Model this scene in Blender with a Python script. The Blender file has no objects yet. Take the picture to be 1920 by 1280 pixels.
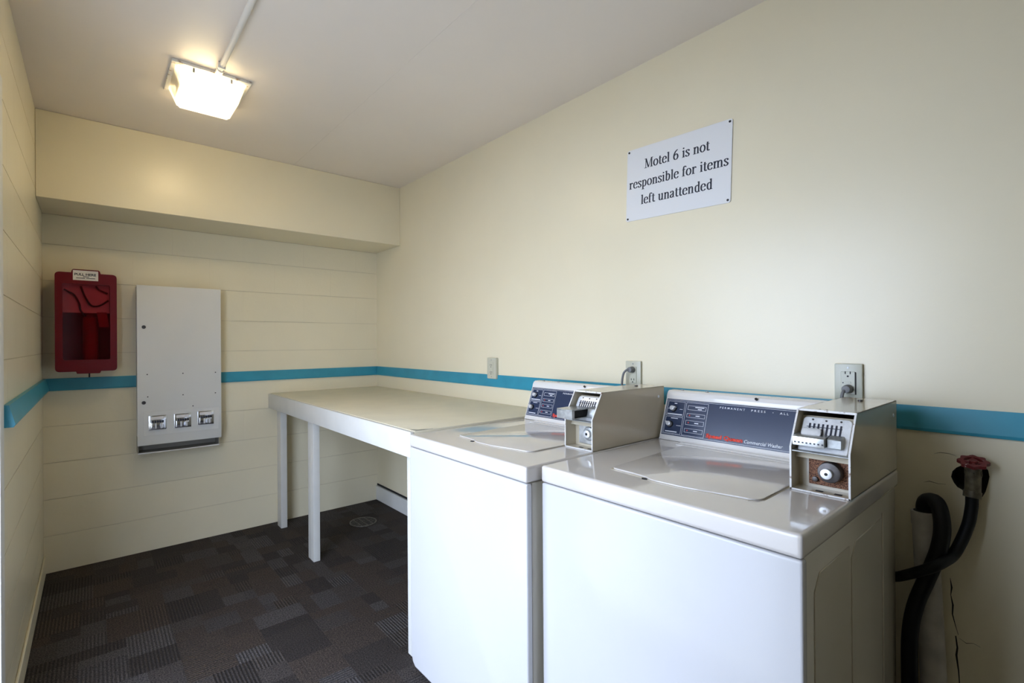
import bpy, bmesh, math, random
from mathutils import Vector, Matrix

random.seed(7)
scene = bpy.context.scene
COL = scene.collection

# ------------------------------------------------------------------ camera
CAM = (-1.7659, -3.5815, 1.2419)
YAW, PITCH, ROLL, FPX, SX, SY = 0.6835, 0.0013, -0.0065, 910.81, -44.285, 1.694
cd = bpy.data.cameras.new('camera')
cam = bpy.data.objects.new('camera', cd)
COL.objects.link(cam)
fw = Vector((math.sin(YAW) * math.cos(PITCH), math.cos(YAW) * math.cos(PITCH), math.sin(PITCH)))
rt = Vector((math.cos(YAW), -math.sin(YAW), 0))
up = rt.cross(fw)
r2 = rt * math.cos(ROLL) + up * math.sin(ROLL)
u2 = -rt * math.sin(ROLL) + up * math.cos(ROLL)
mw = Matrix((r2, u2, -fw)).transposed().to_4x4()
mw.translation = Vector(CAM)
cam.matrix_world = mw
cd.sensor_width = 36.0
cd.lens = FPX / 1920 * 36.0
cd.shift_x = -SX / 1920
cd.shift_y = SY / 1920
cd.clip_start = 0.02
scene.camera = cam

# ------------------------------------------------------------------ light, exposure
scene.view_settings.view_transform = 'Standard'
scene.view_settings.look = 'None'
scene.view_settings.exposure = 0.5
scene.view_settings.gamma = 1.0
scene.view_settings.use_curve_mapping = False
SKY_COL, SKY_STR = (0.65, 0.77, 1.0), 6.8
LAMP_COL, LAMP_STR = (1.0, 0.83, 0.52), 50.0
w = bpy.data.worlds.new('overcast_sky')
scene.world = w
w.use_nodes = True
bg = w.node_tree.nodes['Background']
bg.inputs['Color'].default_value = (*SKY_COL, 1)
bg.inputs['Strength'].default_value = SKY_STR
# doorway in the left wall: y range and head height
DY0, DY1, DH = -3.05, -1.60, 2.05
pl = bpy.data.lights.new('doorway_portal', 'AREA')
pl.shape = 'RECTANGLE'
pl.size = DY1 - DY0
pl.size_y = DH
pl.cycles.is_portal = True
po = bpy.data.objects.new('doorway_portal', pl)
po.matrix_world = Matrix(((0, 0, -1, -2.16), (-1, 0, 0, (DY0 + DY1) / 2), (0, 1, 0, DH / 2), (0, 0, 0, 1)))
COL.objects.link(po)

# ------------------------------------------------------------------ materials
def mat(name, col, rough=0.5, metal=0.0, spec=0.5, var=0.0, vscale=6.0, bump=0.0, bscale=200.0, col2=None, coat=0.0, ramp=(0.35, 0.65)):
    m = bpy.data.materials.new(name)
    m.use_nodes = True
    nt = m.node_tree
    p = nt.nodes['Principled BSDF']
    p.inputs['Base Color'].default_value = (*col, 1)
    p.inputs['Roughness'].default_value = rough
    p.inputs['Metallic'].default_value = metal
    p.inputs['Specular IOR Level'].default_value = spec
    p.inputs['Coat Weight'].default_value = coat
    p.inputs['Coat Roughness'].default_value = 0.08
    tc = nt.nodes.new('ShaderNodeNewGeometry')
    if var or col2:
        n = nt.nodes.new('ShaderNodeTexNoise')
        n.inputs['Scale'].default_value = vscale
        n.inputs['Detail'].default_value = 5
        nt.links.new(tc.outputs['Position'], n.inputs['Vector'])
        r = nt.nodes.new('ShaderNodeValToRGB')
        c2 = col2 if col2 else tuple(c * (1 - var) for c in col)
        r.color_ramp.elements[0].color = (*c2, 1)
        r.color_ramp.elements[1].color = (*col, 1)
        r.color_ramp.elements[0].position = ramp[0]
        r.color_ramp.elements[1].position = ramp[1]
        nt.links.new(n.outputs['Fac'], r.inputs['Fac'])
        nt.links.new(r.outputs['Color'], p.inputs['Base Color'])
    if bump:
        n2 = nt.nodes.new('ShaderNodeTexNoise')
        n2.inputs['Scale'].default_value = bscale
        n2.inputs['Detail'].default_value = 3
        nt.links.new(tc.outputs['Position'], n2.inputs['Vector'])
        b = nt.nodes.new('ShaderNodeBump')
        b.inputs['Strength'].default_value = bump
        b.inputs['Distance'].default_value = 0.002
        nt.links.new(n2.outputs['Fac'], b.inputs['Height'])
        nt.links.new(b.outputs['Normal'], p.inputs['Normal'])
    return m

def emit(name, col, s):
    m = bpy.data.materials.new(name)
    m.use_nodes = True
    nt = m.node_tree
    nt.nodes.remove(nt.nodes['Principled BSDF'])
    e = nt.nodes.new('ShaderNodeEmission')
    e.inputs['Color'].default_value = (*col, 1)
    e.inputs['Strength'].default_value = s
    nt.links.new(e.outputs[0], nt.nodes['Material Output'].inputs['Surface'])
    return m

def translucent(name, tint, gloss, diff_col, diff_fac, rough=0.1):
    m = bpy.data.materials.new(name)
    m.use_nodes = True
    nt = m.node_tree
    nt.nodes.remove(nt.nodes['Principled BSDF'])
    t = nt.nodes.new('ShaderNodeBsdfTransparent'); t.inputs['Color'].default_value = (*tint, 1)
    d = nt.nodes.new('ShaderNodeBsdfTranslucent'); d.inputs['Color'].default_value = (*diff_col, 1)
    d2 = nt.nodes.new('ShaderNodeBsdfDiffuse'); d2.inputs['Color'].default_value = (*diff_col, 1)
    g = nt.nodes.new('ShaderNodeBsdfGlossy'); g.inputs['Roughness'].default_value = rough
    ma = nt.nodes.new('ShaderNodeMixShader'); ma.inputs[0].default_value = 0.5
    nt.links.new(d.outputs[0], ma.inputs[1]); nt.links.new(d2.outputs[0], ma.inputs[2])
    m1 = nt.nodes.new('ShaderNodeMixShader'); m1.inputs[0].default_value = diff_fac
    nt.links.new(t.outputs[0], m1.inputs[1]); nt.links.new(ma.outputs[0], m1.inputs[2])
    m2 = nt.nodes.new('ShaderNodeMixShader'); m2.inputs[0].default_value = gloss
    nt.links.new(m1.outputs[0], m2.inputs[1]); nt.links.new(g.outputs[0], m2.inputs[2])
    nt.links.new(m2.outputs[0], nt.nodes['Material Output'].inputs['Surface'])
    return m

CREAM = (0.84, 0.76, 0.56)
M = {}
M['wall'] = mat('cream_wall_paint', CREAM, 0.32, var=0.03, vscale=2.5, bump=0.12, bscale=90)
M['block'] = mat('cream_block_paint', CREAM, 0.3, var=0.035, vscale=3.0, bump=0.22, bscale=60)
M['mortar'] = mat('cream_mortar_paint', (0.66, 0.59, 0.43), 0.5)
M['ceiling'] = mat('ceiling_paint', (0.87, 0.79, 0.71), 0.42, var=0.03, vscale=2, bump=0.1, bscale=40)
M['rail'] = mat('teal_rail_paint', (0.035, 0.30, 0.42), 0.35, var=0.12, vscale=9)
M['white_trim'] = mat('white_trim_paint', (0.80, 0.79, 0.75), 0.4, var=0.05, vscale=12)
M['table_top'] = mat('cream_table_laminate', (0.78, 0.72, 0.55), 0.4, var=0.06, vscale=7)
M['table_paint'] = mat('white_table_paint', (0.70, 0.68, 0.63), 0.4, var=0.05, vscale=10, bump=0.1, bscale=30)
M['enamel'] = mat('white_enamel', (0.60, 0.59, 0.59), 0.2, var=0.03, vscale=3, coat=0.1)
M['enamel_top'] = mat('almond_top_enamel', (0.66, 0.615, 0.57), 0.1, var=0.04, vscale=4, coat=0.5)
M['enamel_side'] = mat('almond_side_enamel', (0.68, 0.63, 0.52), 0.2, var=0.04, vscale=4, coat=0.2)
M['console'] = mat('console_enamel', (0.78, 0.75, 0.71), 0.15, var=0.03, vscale=5, coat=0.4)
M['coin_case'] = mat('beige_coin_case_enamel', (0.60, 0.53, 0.40), 0.2, var=0.05, vscale=6, coat=0.3)
M['coin_edge'] = mat('worn_white_edge', (0.75, 0.73, 0.70), 0.4, col2=(0.25, 0.14, 0.08), vscale=90, ramp=(0.28, 0.4))
M['navy'] = mat('navy_panel_film', (0.028, 0.042, 0.085), 0.22)
M['print_white'] = mat('white_print', (0.75, 0.77, 0.82), 0.4)
M['print_red'] = mat('red_print', (0.75, 0.06, 0.035), 0.4)
M['print_black'] = mat('black_print', (0.012, 0.015, 0.03), 0.5)
M['knob'] = mat('silver_knob_plastic', (0.72, 0.72, 0.72), 0.3, metal=0.3)
M['black'] = mat('black_plastic', (0.008, 0.008, 0.009), 0.4)
M['dark_hole'] = mat('dark_slot', (0.01, 0.01, 0.012), 0.7)
M['chrome'] = mat('chrome', (0.72, 0.73, 0.75), 0.12, metal=1.0)
M['steel'] = mat('worn_steel', (0.62, 0.63, 0.62), 0.3, metal=0.85, var=0.3, vscale=60)
M['dull_steel'] = mat('dull_zinc_steel', (0.42, 0.43, 0.42), 0.42, metal=0.7, var=0.4, vscale=45)
M['alu'] = mat('aluminium_plate', (0.80, 0.81, 0.82), 0.35, metal=0.35, var=0.15, vscale=80)
M['rust'] = mat('rusty_steel', (0.34, 0.16, 0.085), 0.8, metal=0.1, col2=(0.05, 0.018, 0.012), vscale=420, bump=0.6, bscale=500)
M['lock_ring'] = mat('dark_lock_ring', (0.10, 0.09, 0.085), 0.4, metal=0.6, var=0.4, vscale=50)
M['lock_face'] = mat('bright_lock_face', (0.78, 0.79, 0.80), 0.3, metal=0.5)
M['sign'] = mat('white_sign_plastic', (0.80, 0.80, 0.80), 0.35)
M['plate'] = mat('ivory_outlet_plastic', (0.56, 0.54, 0.42), 0.32)
M['plate_steel'] = mat('satin_outlet_plate', (0.50, 0.50, 0.40), 0.32)
M['grey_plug'] = mat('grey_plug_rubber', (0.16, 0.16, 0.16), 0.5)
M['red_cover'] = mat('red_cover_plastic', (0.14, 0.002, 0.007), 0.35, spec=0.25)
M['red_pane'] = translucent('red_pane_plastic', (0.86, 0.52, 0.56), 0.012, (0.16, 0.002, 0.008), 0.15, 0.12)
M['card'] = mat('white_card', (0.80, 0.76, 0.74), 0.6)
M['ext_red'] = mat('extinguisher_red', (0.28, 0.007, 0.007), 0.3)
M['disp'] = mat('white_dispenser_enamel', (0.72, 0.71, 0.68), 0.35, var=0.03, vscale=5)
M['disp_dark'] = mat('dispenser_inner_metal', (0.30, 0.28, 0.24), 0.5)
M['pan'] = mat('rust_edged_white_pan', (0.80, 0.77, 0.70), 0.5, col2=(0.35, 0.22, 0.12), vscale=40, ramp=(0.3, 0.42))
M['lens'] = translucent('prismatic_lens', (1.0, 0.97, 0.9), 0.06, (0.95, 0.90, 0.78), 0.55, 0.15)
M['tube'] = emit('lamp_glow', LAMP_COL, LAMP_STR)
M['conduit'] = mat('painted_conduit', (0.78, 0.74, 0.68), 0.4)
M['hose'] = mat('black_hose_rubber', (0.005, 0.005, 0.006), 0.5, spec=0.25)
M['pvc'] = mat('dusty_white_pvc', (0.55, 0.52, 0.47), 0.5, var=0.3, vscale=14)
M['brass'] = mat('grimy_brass', (0.20, 0.17, 0.11), 0.5, metal=0.5, var=0.5, vscale=60)
M['valve_red'] = mat('chipped_red_paint', (0.16, 0.018, 0.018), 0.5, col2=(0.6, 0.5, 0.48), vscale=70, ramp=(0.3, 0.36))
M['grate'] = mat('cast_drain_metal', (0.22, 0.20, 0.18), 0.45, metal=0.7, var=0.4, vscale=60)
M['concrete'] = mat('outdoor_concrete', (0.42, 0.41, 0.39), 0.8, var=0.15, vscale=2)
M['cavity'] = mat('wall_cavity', (0.03, 0.025, 0.02), 0.9)
M['foot'] = mat('rubber_foot', (0.03, 0.03, 0.03), 0.7)

def carpet_mat():
    m = bpy.data.materials.new('patchwork_carpet')
    m.use_nodes = True
    nt = m.node_tree
    N = nt.nodes.new; L = nt.links.new
    p = nt.nodes['Principled BSDF']
    p.inputs['Roughness'].default_value = 0.85
    p.inputs['Specular IOR Level'].default_value = 0.35
    at = N('ShaderNodeAttribute'); at.attribute_name = 'patch'
    sep = N('ShaderNodeSeparateColor'); L(at.outputs['Color'], sep.inputs[0])
    geo = N('ShaderNodeNewGeometry')
    sx = N('ShaderNodeSeparateXYZ'); L(geo.outputs['Position'], sx.inputs[0])
    ramp = N('ShaderNodeValToRGB')
    els = ramp.color_ramp.elements
    els[0].position = 0.0; els[0].color = (0.024, 0.018, 0.016, 1)
    els[1].position = 1.0; els[1].color = (0.062, 0.053, 0.050, 1)
    for pos, c in ((0.2, (0.030, 0.023, 0.020, 1)), (0.4, (0.042, 0.029, 0.022, 1)), (0.6, (0.043, 0.034, 0.030, 1)), (0.8, (0.048, 0.041, 0.040, 1))):
        e = els.new(pos); e.color = c
    L(sep.outputs[0], ramp.inputs[0])
    def rib(axis):
        mu = N('ShaderNodeMath'); mu.operation = 'MULTIPLY'; mu.inputs[1].default_value = 2 * math.pi / 0.0125
        L(sx.outputs[axis], mu.inputs[0])
        si = N('ShaderNodeMath'); si.operation = 'SINE'; L(mu.outputs[0], si.inputs[0])
        return si.outputs[0]
    def mul(a, b):
        q = N('ShaderNodeMath'); q.operation = 'MULTIPLY'
        for i, v in enumerate((a, b)):
            if isinstance(v, (int, float)): q.inputs[i].default_value = v
            else: L(v, q.inputs[i])
        return q.outputs[0]
    def add(a, b):
        q = N('ShaderNodeMath'); q.operation = 'ADD'
        for i, v in enumerate((a, b)):
            if isinstance(v, (int, float)): q.inputs[i].default_value = v
            else: L(v, q.inputs[i])
        return q.outputs[0]
    ribs = add(mul(rib(0), sep.outputs[1]), mul(rib(1), sep.outputs[2]))
    no = N('ShaderNodeTexNoise'); no.inputs['Scale'].default_value = 190; no.inputs['Detail'].default_value = 2
    L(geo.outputs['Position'], no.inputs['Vector'])
    sp = add(mul(no.outputs['Fac'], 4.4), -1.2)
    fac = mul(add(mul(ribs, 0.42), 1.0), sp)
    mx = N('ShaderNodeVectorMath'); mx.operation = 'SCALE'
    L(ramp.outputs[0], mx.inputs[0]); L(fac, mx.inputs['Scale'])
    L(mx.outputs[0], p.inputs['Base Color'])
    b = N('ShaderNodeBump'); b.inputs['Strength'].default_value = 0.6; b.inputs['Distance'].default_value = 0.004
    L(add(mul(ribs, 0.5), no.outputs['Fac']), b.inputs['Height'])
    L(b.outputs[0], p.inputs['Normal'])
    return m
M['carpet'] = carpet_mat()

# ------------------------------------------------------------------ mesh helpers
class MB:
    def __init__(s): s.bm = bmesh.new()
    def box(s, x0, x1, y0, y1, z0, z1, bev=0.0, seg=2):
        t = bmesh.new()
        bmesh.ops.create_cube(t, size=1)
        for v in t.verts:
            v.co = Vector(((x0 + x1) / 2 + v.co.x * (x1 - x0), (y0 + y1) / 2 + v.co.y * (y1 - y0), (z0 + z1) / 2 + v.co.z * (z1 - z0)))
        if bev:
            bmesh.ops.bevel(t, geom=list(t.edges), offset=bev, segments=seg, profile=0.6, affect='EDGES')
        return s._merge(t)
    def _merge(s, t, mtx=None):
        if mtx is not None: t.transform(mtx)
        me = bpy.data.meshes.new('tmp'); t.to_mesh(me); t.free()
        s.bm.from_mesh(me); bpy.data.meshes.remove(me)
        return s
    def prism(s, pts, fn, t0, t1, bev=0.0, seg=2):
        """polygon pts (a,b) extruded between t0,t1; fn(a,b,t)->xyz"""
        t = bmesh.new()
        A = [t.verts.new(fn(a, b, t0)) for a, b in pts]
        B = [t.verts.new(fn(a, b, t1)) for a, b in pts]
        n = len(pts)
        t.faces.new(A); t.faces.new(B[::-1])
        for i in range(n):
            t.faces.new((A[i], B[i], B[(i + 1) % n], A[(i + 1) % n]))
        bmesh.ops.recalc_face_normals(t, faces=t.faces)
        if bev:
            bmesh.ops.bevel(t, geom=list(t.edges), offset=bev, segments=seg, profile=0.6, affect='EDGES')
        return s._merge(t)
    def ring(s, outer, inner, fn, t0, t1):
        t = bmesh.new(); n = len(outer)
        V = [[t.verts.new(fn(a, b, tt)) for a, b in P] for P in (outer, inner) for tt in (t0, t1)]
        o0, o1, i0, i1 = V
        for k in range(n):
            j = (k + 1) % n
            t.faces.new((o0[k], o0[j], i0[j], i0[k])); t.faces.new((o1[k], i1[k], i1[j], o1[j]))
            t.faces.new((o0[k], o1[k], o1[j], o0[j])); t.faces.new((i0[k], i0[j], i1[j], i1[k]))
        bmesh.ops.recalc_face_normals(t, faces=t.faces)
        return s._merge(t)
    def cyl(s, p0, p1, r0, r1=None, n=24, bev=0.0):
        r1 = r0 if r1 is None else r1
        p0, p1 = Vector(p0), Vector(p1); d = p1 - p0
        t = bmesh.new()
        bmesh.ops.create_cone(t, cap_ends=True, segments=n, radius1=r0, radius2=r1, depth=d.length)
        if bev:
            ed = [e for e in t.edges if abs(e.verts[0].co.z - e.verts[1].co.z) < 1e-6]
            bmesh.ops.bevel(t, geom=ed, offset=bev, segments=2, profile=0.6, affect='EDGES')
        m = Matrix.Translation((p0 + p1) / 2) @ d.to_track_quat('Z', 'Y').to_matrix().to_4x4()
        return s._merge(t, m)
    def tube(s, pts, r, n=12, smooth=6):
        P = [Vector(p) for p in pts]
        if smooth > 1:
            Q = []
            for i in range(len(P) - 1):
                a, b = P[i], P[i + 1]
                pa = P[i - 1] if i else a * 2 - b
                pb = P[i + 2] if i + 2 < len(P) else b * 2 - a
                for k in range(smooth):
                    u = k / smooth
                    Q.append(0.5 * ((2 * a) + (b - pa) * u + (2 * pa - 5 * a + 4 * b - pb) * u * u + (3 * a - pa - 3 * b + pb) * u ** 3))
            Q.append(P[-1]); P = Q
        t = bmesh.new(); rings = []
        T = (P[1] - P[0]).normalized()
        nx = T.orthogonal().normalized()
        for i, p in enumerate(P):
            tn = (P[min(i + 1, len(P) - 1)] - P[max(i - 1, 0)]).normalized()
            nx = (nx - tn * nx.dot(tn)).normalized(); ny = tn.cross(nx)
            rr = r[min(int(i * len(r) / len(P)), len(r) - 1)] if isinstance(r, (list, tuple)) else r
            rings.append([t.verts.new(p + nx * rr * math.cos(2 * math.pi * k / n) + ny * rr * math.sin(2 * math.pi * k / n)) for k in range(n)])
        for a, b in zip(rings, rings[1:]):
            for k in range(n): t.faces.new((a[k], a[(k + 1) % n], b[(k + 1) % n], b[k]))
        t.faces.new(rings[0][::-1]); t.faces.new(rings[-1])
        bmesh.ops.recalc_face_normals(t, faces=t.faces)
        return s._merge(t)
    def build(s, name, m, parent=None, smooth=True, local=False, **props):
        """coordinates are world unless local; parent roots are unrotated empties/meshes whose offset is removed"""
        if parent is not None and not local:
            o = Vector((0, 0, 0)); q = parent
            while q is not None: o += q.location; q = q.parent
            bmesh.ops.translate(s.bm, verts=s.bm.verts, vec=-o)
        me = bpy.data.meshes.new(name)
        s.bm.to_mesh(me); s.bm.free()
        ob = bpy.data.objects.new(name, me)
        me.materials.append(M[m] if isinstance(m, str) else m)
        if smooth:
            me.shade_smooth()
            me.set_sharp_from_angle(angle=math.radians(38))
        if parent is not None: ob.parent = parent
        COL.objects.link(ob)
        for k, v in props.items(): ob[k] = v
        return ob

def tag(o, label, cat, group=None):
    o['label'] = label; o['category'] = cat
    if group: o['group'] = group
    return o
def struct(o): o['kind'] = 'structure'; return o
def thing(name, loc, label, cat, group=None, rz=0.0):
    o = bpy.data.objects.new(name, None)
    o.empty_display_size = 0.05
    o.location = loc; o.rotation_euler = (0, 0, rz)
    COL.objects.link(o)
    return tag(o, label, cat, group)

def rrect(x0, x1, y0, y1, r, n=5):
    out = []
    for cx, cy, a0 in ((x1 - r, y1 - r, 0), (x0 + r, y1 - r, 90), (x0 + r, y0 + r, 180), (x1 - r, y0 + r, 270)):
        for k in range(n + 1):
            a = math.radians(a0 + 90 * k / n)
            out.append((cx + r * math.cos(a), cy + r * math.sin(a)))
    return out

def text_mesh(body, size, bold=0.0, shear=0.0, spacing=1.0):
    c = bpy.data.curves.new('txt', 'FONT')
    c.body = body; c.size = size; c.offset = bold; c.shear = shear; c.space_character = spacing
    c.resolution_u = 3
    o = bpy.data.objects.new('txt', c); COL.objects.link(o)
    dg = bpy.context.evaluated_depsgraph_get()
    me = bpy.data.meshes.new_from_object(o.evaluated_get(dg))
    bpy.data.objects.remove(o); bpy.data.curves.remove(c)
    return me

def fit_text(mb, body, a0, a1, b0, h, mtx, bold=0.0, shear=0.0, spacing=1.0, thick=0.0003):
    """flat text fitted to width a0..a1, baseline b0 and cap height h in the plane of mtx"""
    me = text_mesh(body, 1.0, bold, shear, spacing)
    xs = [v.co.x for v in me.vertices]
    x0, x1 = min(xs), max(xs)
    sx = (a1 - a0) / (x1 - x0); sy = h / 0.70
    t = bmesh.new(); t.from_mesh(me); bpy.data.meshes.remove(me)
    for v in t.verts:
        v.co = Vector((a0 + (v.co.x - x0) * sx, b0 + v.co.y * sy, 0))
    g = bmesh.ops.extrude_face_region(t, geom=list(t.faces))
    for v in [e for e in g['geom'] if isinstance(e, bmesh.types.BMVert)]: v.co.z += thick
    mb._merge(t, mtx)

def frame2d(mb, a0, a1, b0, b1, wd, mtx, z=0.0003):
    for r in ((a0, a1, b0, b0 + wd), (a0, a1, b1 - wd, b1), (a0, a0 + wd, b0 + wd, b1 - wd), (a1 - wd, a1, b0 + wd, b1 - wd)):
        t = MB(); t.box(r[0], r[1], r[2], r[3], 0, z)
        mb._merge(t.bm, mtx)

# ------------------------------------------------------------------ setting
W, H, BACK_Y, FRONT_Y = 1.978, 2.391, 0.0, -7.0
SOF_Y, SOF_Z = -0.387, 1.965
fl = struct(MB().box(-W - 0.18, 0.1, FRONT_Y - 0.1, 0.1, -0.12, -0.006).build('floor', 'mortar'))
# carpet tiles, each with its woven patchwork of plain and ribbed rectangles
T = 0.5
def split(r, depth, out):
    a0, a1, b0, b1 = r
    wa, wb = a1 - a0, b1 - b0
    if depth == 0 or (max(wa, wb) < 0.13) or (max(wa, wb) < 0.24 and random.random() < 0.35):
        out.append(r); return
    f = random.uniform(0.33, 0.67)
    if wa > wb * random.uniform(0.75, 1.3):
        split((a0, a0 + wa * f, b0, b1), depth - 1, out); split((a0 + wa * f, a1, b0, b1), depth - 1, out)
    else:
        split((a0, a1, b0, b0 + wb * f), depth - 1, out); split((a0, a1, b0 + wb * f, b1), depth - 1, out)
ix = 0
while -ix * T > -W:
    x1 = -ix * T; x0 = max(-W, x1 - T); iy = 0
    while -iy * T > FRONT_Y:
        y1 = -iy * T; y0 = max(FRONT_Y, y1 - T)
        rects = []; split((x0 + 0.0004, x1 - 0.0004, y0 + 0.0004, y1 - 0.0004), 5, rects)
        bm = bmesh.new(); cols = []
        for a0, a1, b0, b1 in rects:
            h = random.uniform(-0.0008, 0)
            top = [bm.verts.new((a, b, h)) for a, b in ((a0, b0), (a1, b0), (a1, b1), (a0, b1))]
            bot = [bm.verts.new((a, b, -0.006)) for a, b in ((a0, b0), (a1, b0), (a1, b1), (a0, b1))]
            bm.faces.new(top)
            for k in range(4): bm.faces.new((bot[k], bot[(k + 1) % 4], top[(k + 1) % 4], top[k]))
            sh = random.choice((0.05, 0.15, 0.2, 0.3, 0.4, 0.45, 0.45, 0.6, 0.7, 0.8, 0.9))
            q = random.random()
            c = (sh, 1.0 if q < 0.22 else 0.12, 1.0 if 0.22 <= q < 0.42 else 0.0, 1)
            cols += [c] * 5
        me = bpy.data.meshes.new('carpet_tile'); bm.to_mesh(me); bm.free()
        ca = me.color_attributes.new('patch', 'FLOAT_COLOR', 'CORNER')
        for f in me.polygons:
            for li in f.loop_indices: ca.data[li].color = cols[f.index]
        me.materials.append(M['carpet'])
        o = bpy.data.objects.new('carpet_tile', me); o.parent = fl; COL.objects.link(o)
        iy += 1
    ix += 1

# ceiling: slab with its two boards and the joint between them
ce = struct(MB().box(-W - 0.18, 0.1, FRONT_Y - 0.1, 0.1, H + 0.012, H + 0.1).build('ceiling', 'ceiling'))
for xa, xb in ((-W - 0.1, -0.7622), (-0.7618, 0.05)):
    MB().box(xa, xb, FRONT_Y - 0.05, 0.05, H, H + 0.012, 0.0004, 1).build('ceiling_board', 'ceiling', ce)

# back wall of painted concrete blocks
wb = struct(MB().box(-W - 0.18, 0.1, 0.0035, 0.14, -0.1, H + 0.05).build('wall_back', 'mortar'))
def courses(parent, axis, lo, hi, ztop, zskip=None):
    k = 0
    while k * 0.2 < ztop - 0.01:
        z0, z1 = k * 0.2 + 0.0015, min(k * 0.2 + 0.2, ztop) - 0.0015
        if k == 0: z0 = 0.0
        e = lo - (0.2 if k % 2 else 0.0)
        while e < hi - 0.001:
            a, b = max(lo, e) , min(hi, e + 0.4)
            if b - a > 0.02:
                if axis == 'x': MB().box(a + 0.0001, b - 0.0001, 0.0, 0.0035, z0, z1).build('block', 'block', parent, smooth=False)
                else: MB().box(-W - 0.0035, -W, -b + 0.0003, -a - 0.0003, z0, z1).build('block', 'block', parent, smooth=False)
            e += 0.4
        k += 1
courses(wb, 'x', -W, 0.0, SOF_Z)
struct(MB().box(-W + 0.0005, -0.0005, SOF_Y, -0.0005, SOF_Z, H - 0.0005, 0.002, 1).build('wall_soffit', 'wall'))

# left wall: block pier up to the doorway, lintel above it, pier behind the camera
lw = MB()
lw.box(-W - 0.16, -W - 0.0035, -1.52, 0.1, -0.1, H + 0.05)
lw.box(-W - 0.16, -W - 0.0035, DY0, -1.52, DH, H + 0.05)
lw.box(-W - 0.16, -W - 0.0035, FRONT_Y - 0.1, DY0, -0.1, H + 0.05)
lw = struct(lw.build('wall_left', 'mortar'))
courses(lw, 'y', 0.0, 1.52, H)
# painted facing over the lintel and behind the door
MB().box(-W - 0.0035, -W, DY0, -1.5214, DH, H, 0.0005, 1).build('lintel_facing', 'wall', lw)
MB().box(-W - 0.0035, -W, FRONT_Y, DY0 - 0.0005, 0, H, 0.0005, 1).build('wall_facing', 'wall', lw)
# door frame lining the opening
df = struct(MB().box(-W - 0.17, -W + 0.004, -1.60, -1.5215, 0, DH - 0.0005, 0.004).build('door_1', 'white_trim'))
MB().box(-W - 0.17, -W + 0.004, DY0 + 0.0, DY0 + 0.06, 0, DH - 0.0005, 0.004).build('door_jamb', 'white_trim', df)
MB().box(-W - 0.17, -W + 0.004, DY0 + 0.06, -1.60, DH - 0.06, DH - 0.0005, 0.004).build('door_head', 'white_trim', df)
struct(MB().box(-W - 0.18, 0.1, FRONT_Y - 0.12, FRONT_Y, -0.1, H + 0.05).build('wall_front', 'wall'))  # unseen end wall, set far back to lessen bounce light

# right wall with the knocked-out hole around the water valve
HC = (-3.393, 0.879)
hole = []
for k in range(20):
    a = 2 * math.pi * k / 20
    rr = (0.040 + 0.006 * math.sin(3 * a + 1) + random.uniform(-0.003, 0.003))
    hole.append((HC[0] + rr * 0.86 * math.cos(a), HC[1] + rr * 1.15 * math.sin(a)))
sq = []
for k in range(20):
    a = 2 * math.pi * k / 20
    c, s_ = math.cos(a), math.sin(a); m_ = max(abs(c), abs(s_))
    sq.append((HC[0] + 0.09 * c / m_, HC[1] + 0.09 * s_ / m_))
rw = MB(); t = bmesh.new()
YS = [FRONT_Y, HC[0] - 0.09, HC[0] + 0.09, 0.1]; ZS = [-0.1, HC[1] - 0.09, HC[1] + 0.09, H + 0.05]
for i in range(3):
    for j in range(3):
        if i == 1 and j == 1: continue
        t.faces.new([t.verts.new((0, y, z)) for y, z in ((YS[i], ZS[j]), (YS[i], ZS[j + 1]), (YS[i + 1], ZS[j + 1]), (YS[i + 1], ZS[j]))])
# corner-aware ring between the square and the hole
so = [t.verts.new((0, y, z)) for y, z in sq]; hi_ = [t.verts.new((0, y, z)) for y, z in hole]
hb = [t.verts.new((0.07, y, z)) for y, z in hole]
corner = {2: (1, 1), 7: (-1, 1), 12: (-1, -1), 17: (1, -1)}
for k in range(20):
    j = (k + 1) % 20
    if k in corner:
        cx_, cz_ = corner[k]
        cv = t.verts.new((0, HC[0] + 0.09 * cx_, HC[1] + 0.09 * cz_))
        t.faces.new((so[k], cv, so[j], hi_[j], hi_[k]))
    else: t.faces.new((so[k], so[j], hi_[j], hi_[k]))
    t.faces.new((hi_[k], hi_[j], hb[j], hb[k]))
t.faces.new(hb)
for f in t.faces:
    f.normal_update()
    if abs(f.normal.x) > 0.5 and f.normal.x > 0: f.normal_flip()
rw._merge(t)
rw = struct(rw.build('wall_right', 'wall', smooth=False))
cav = MB().prism(hole, lambda a, b, tt: (tt, a, b), 0.055, 0.069)
cav.ring(hole, [(HC[0] + (a - HC[0]) * 0.96, HC[1] + (b - HC[1]) * 0.96) for a, b in hole], lambda a, b, tt: (tt, a, b), 0.0008, 0.055)
cav.build('wall_cavity', 'cavity', rw, smooth=False)
# outer thickness of the right wall
MB().box(0.071, 0.12, FRONT_Y, 0.1, -0.1, H + 0.05).build('wall_core', 'mortar', rw)
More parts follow.
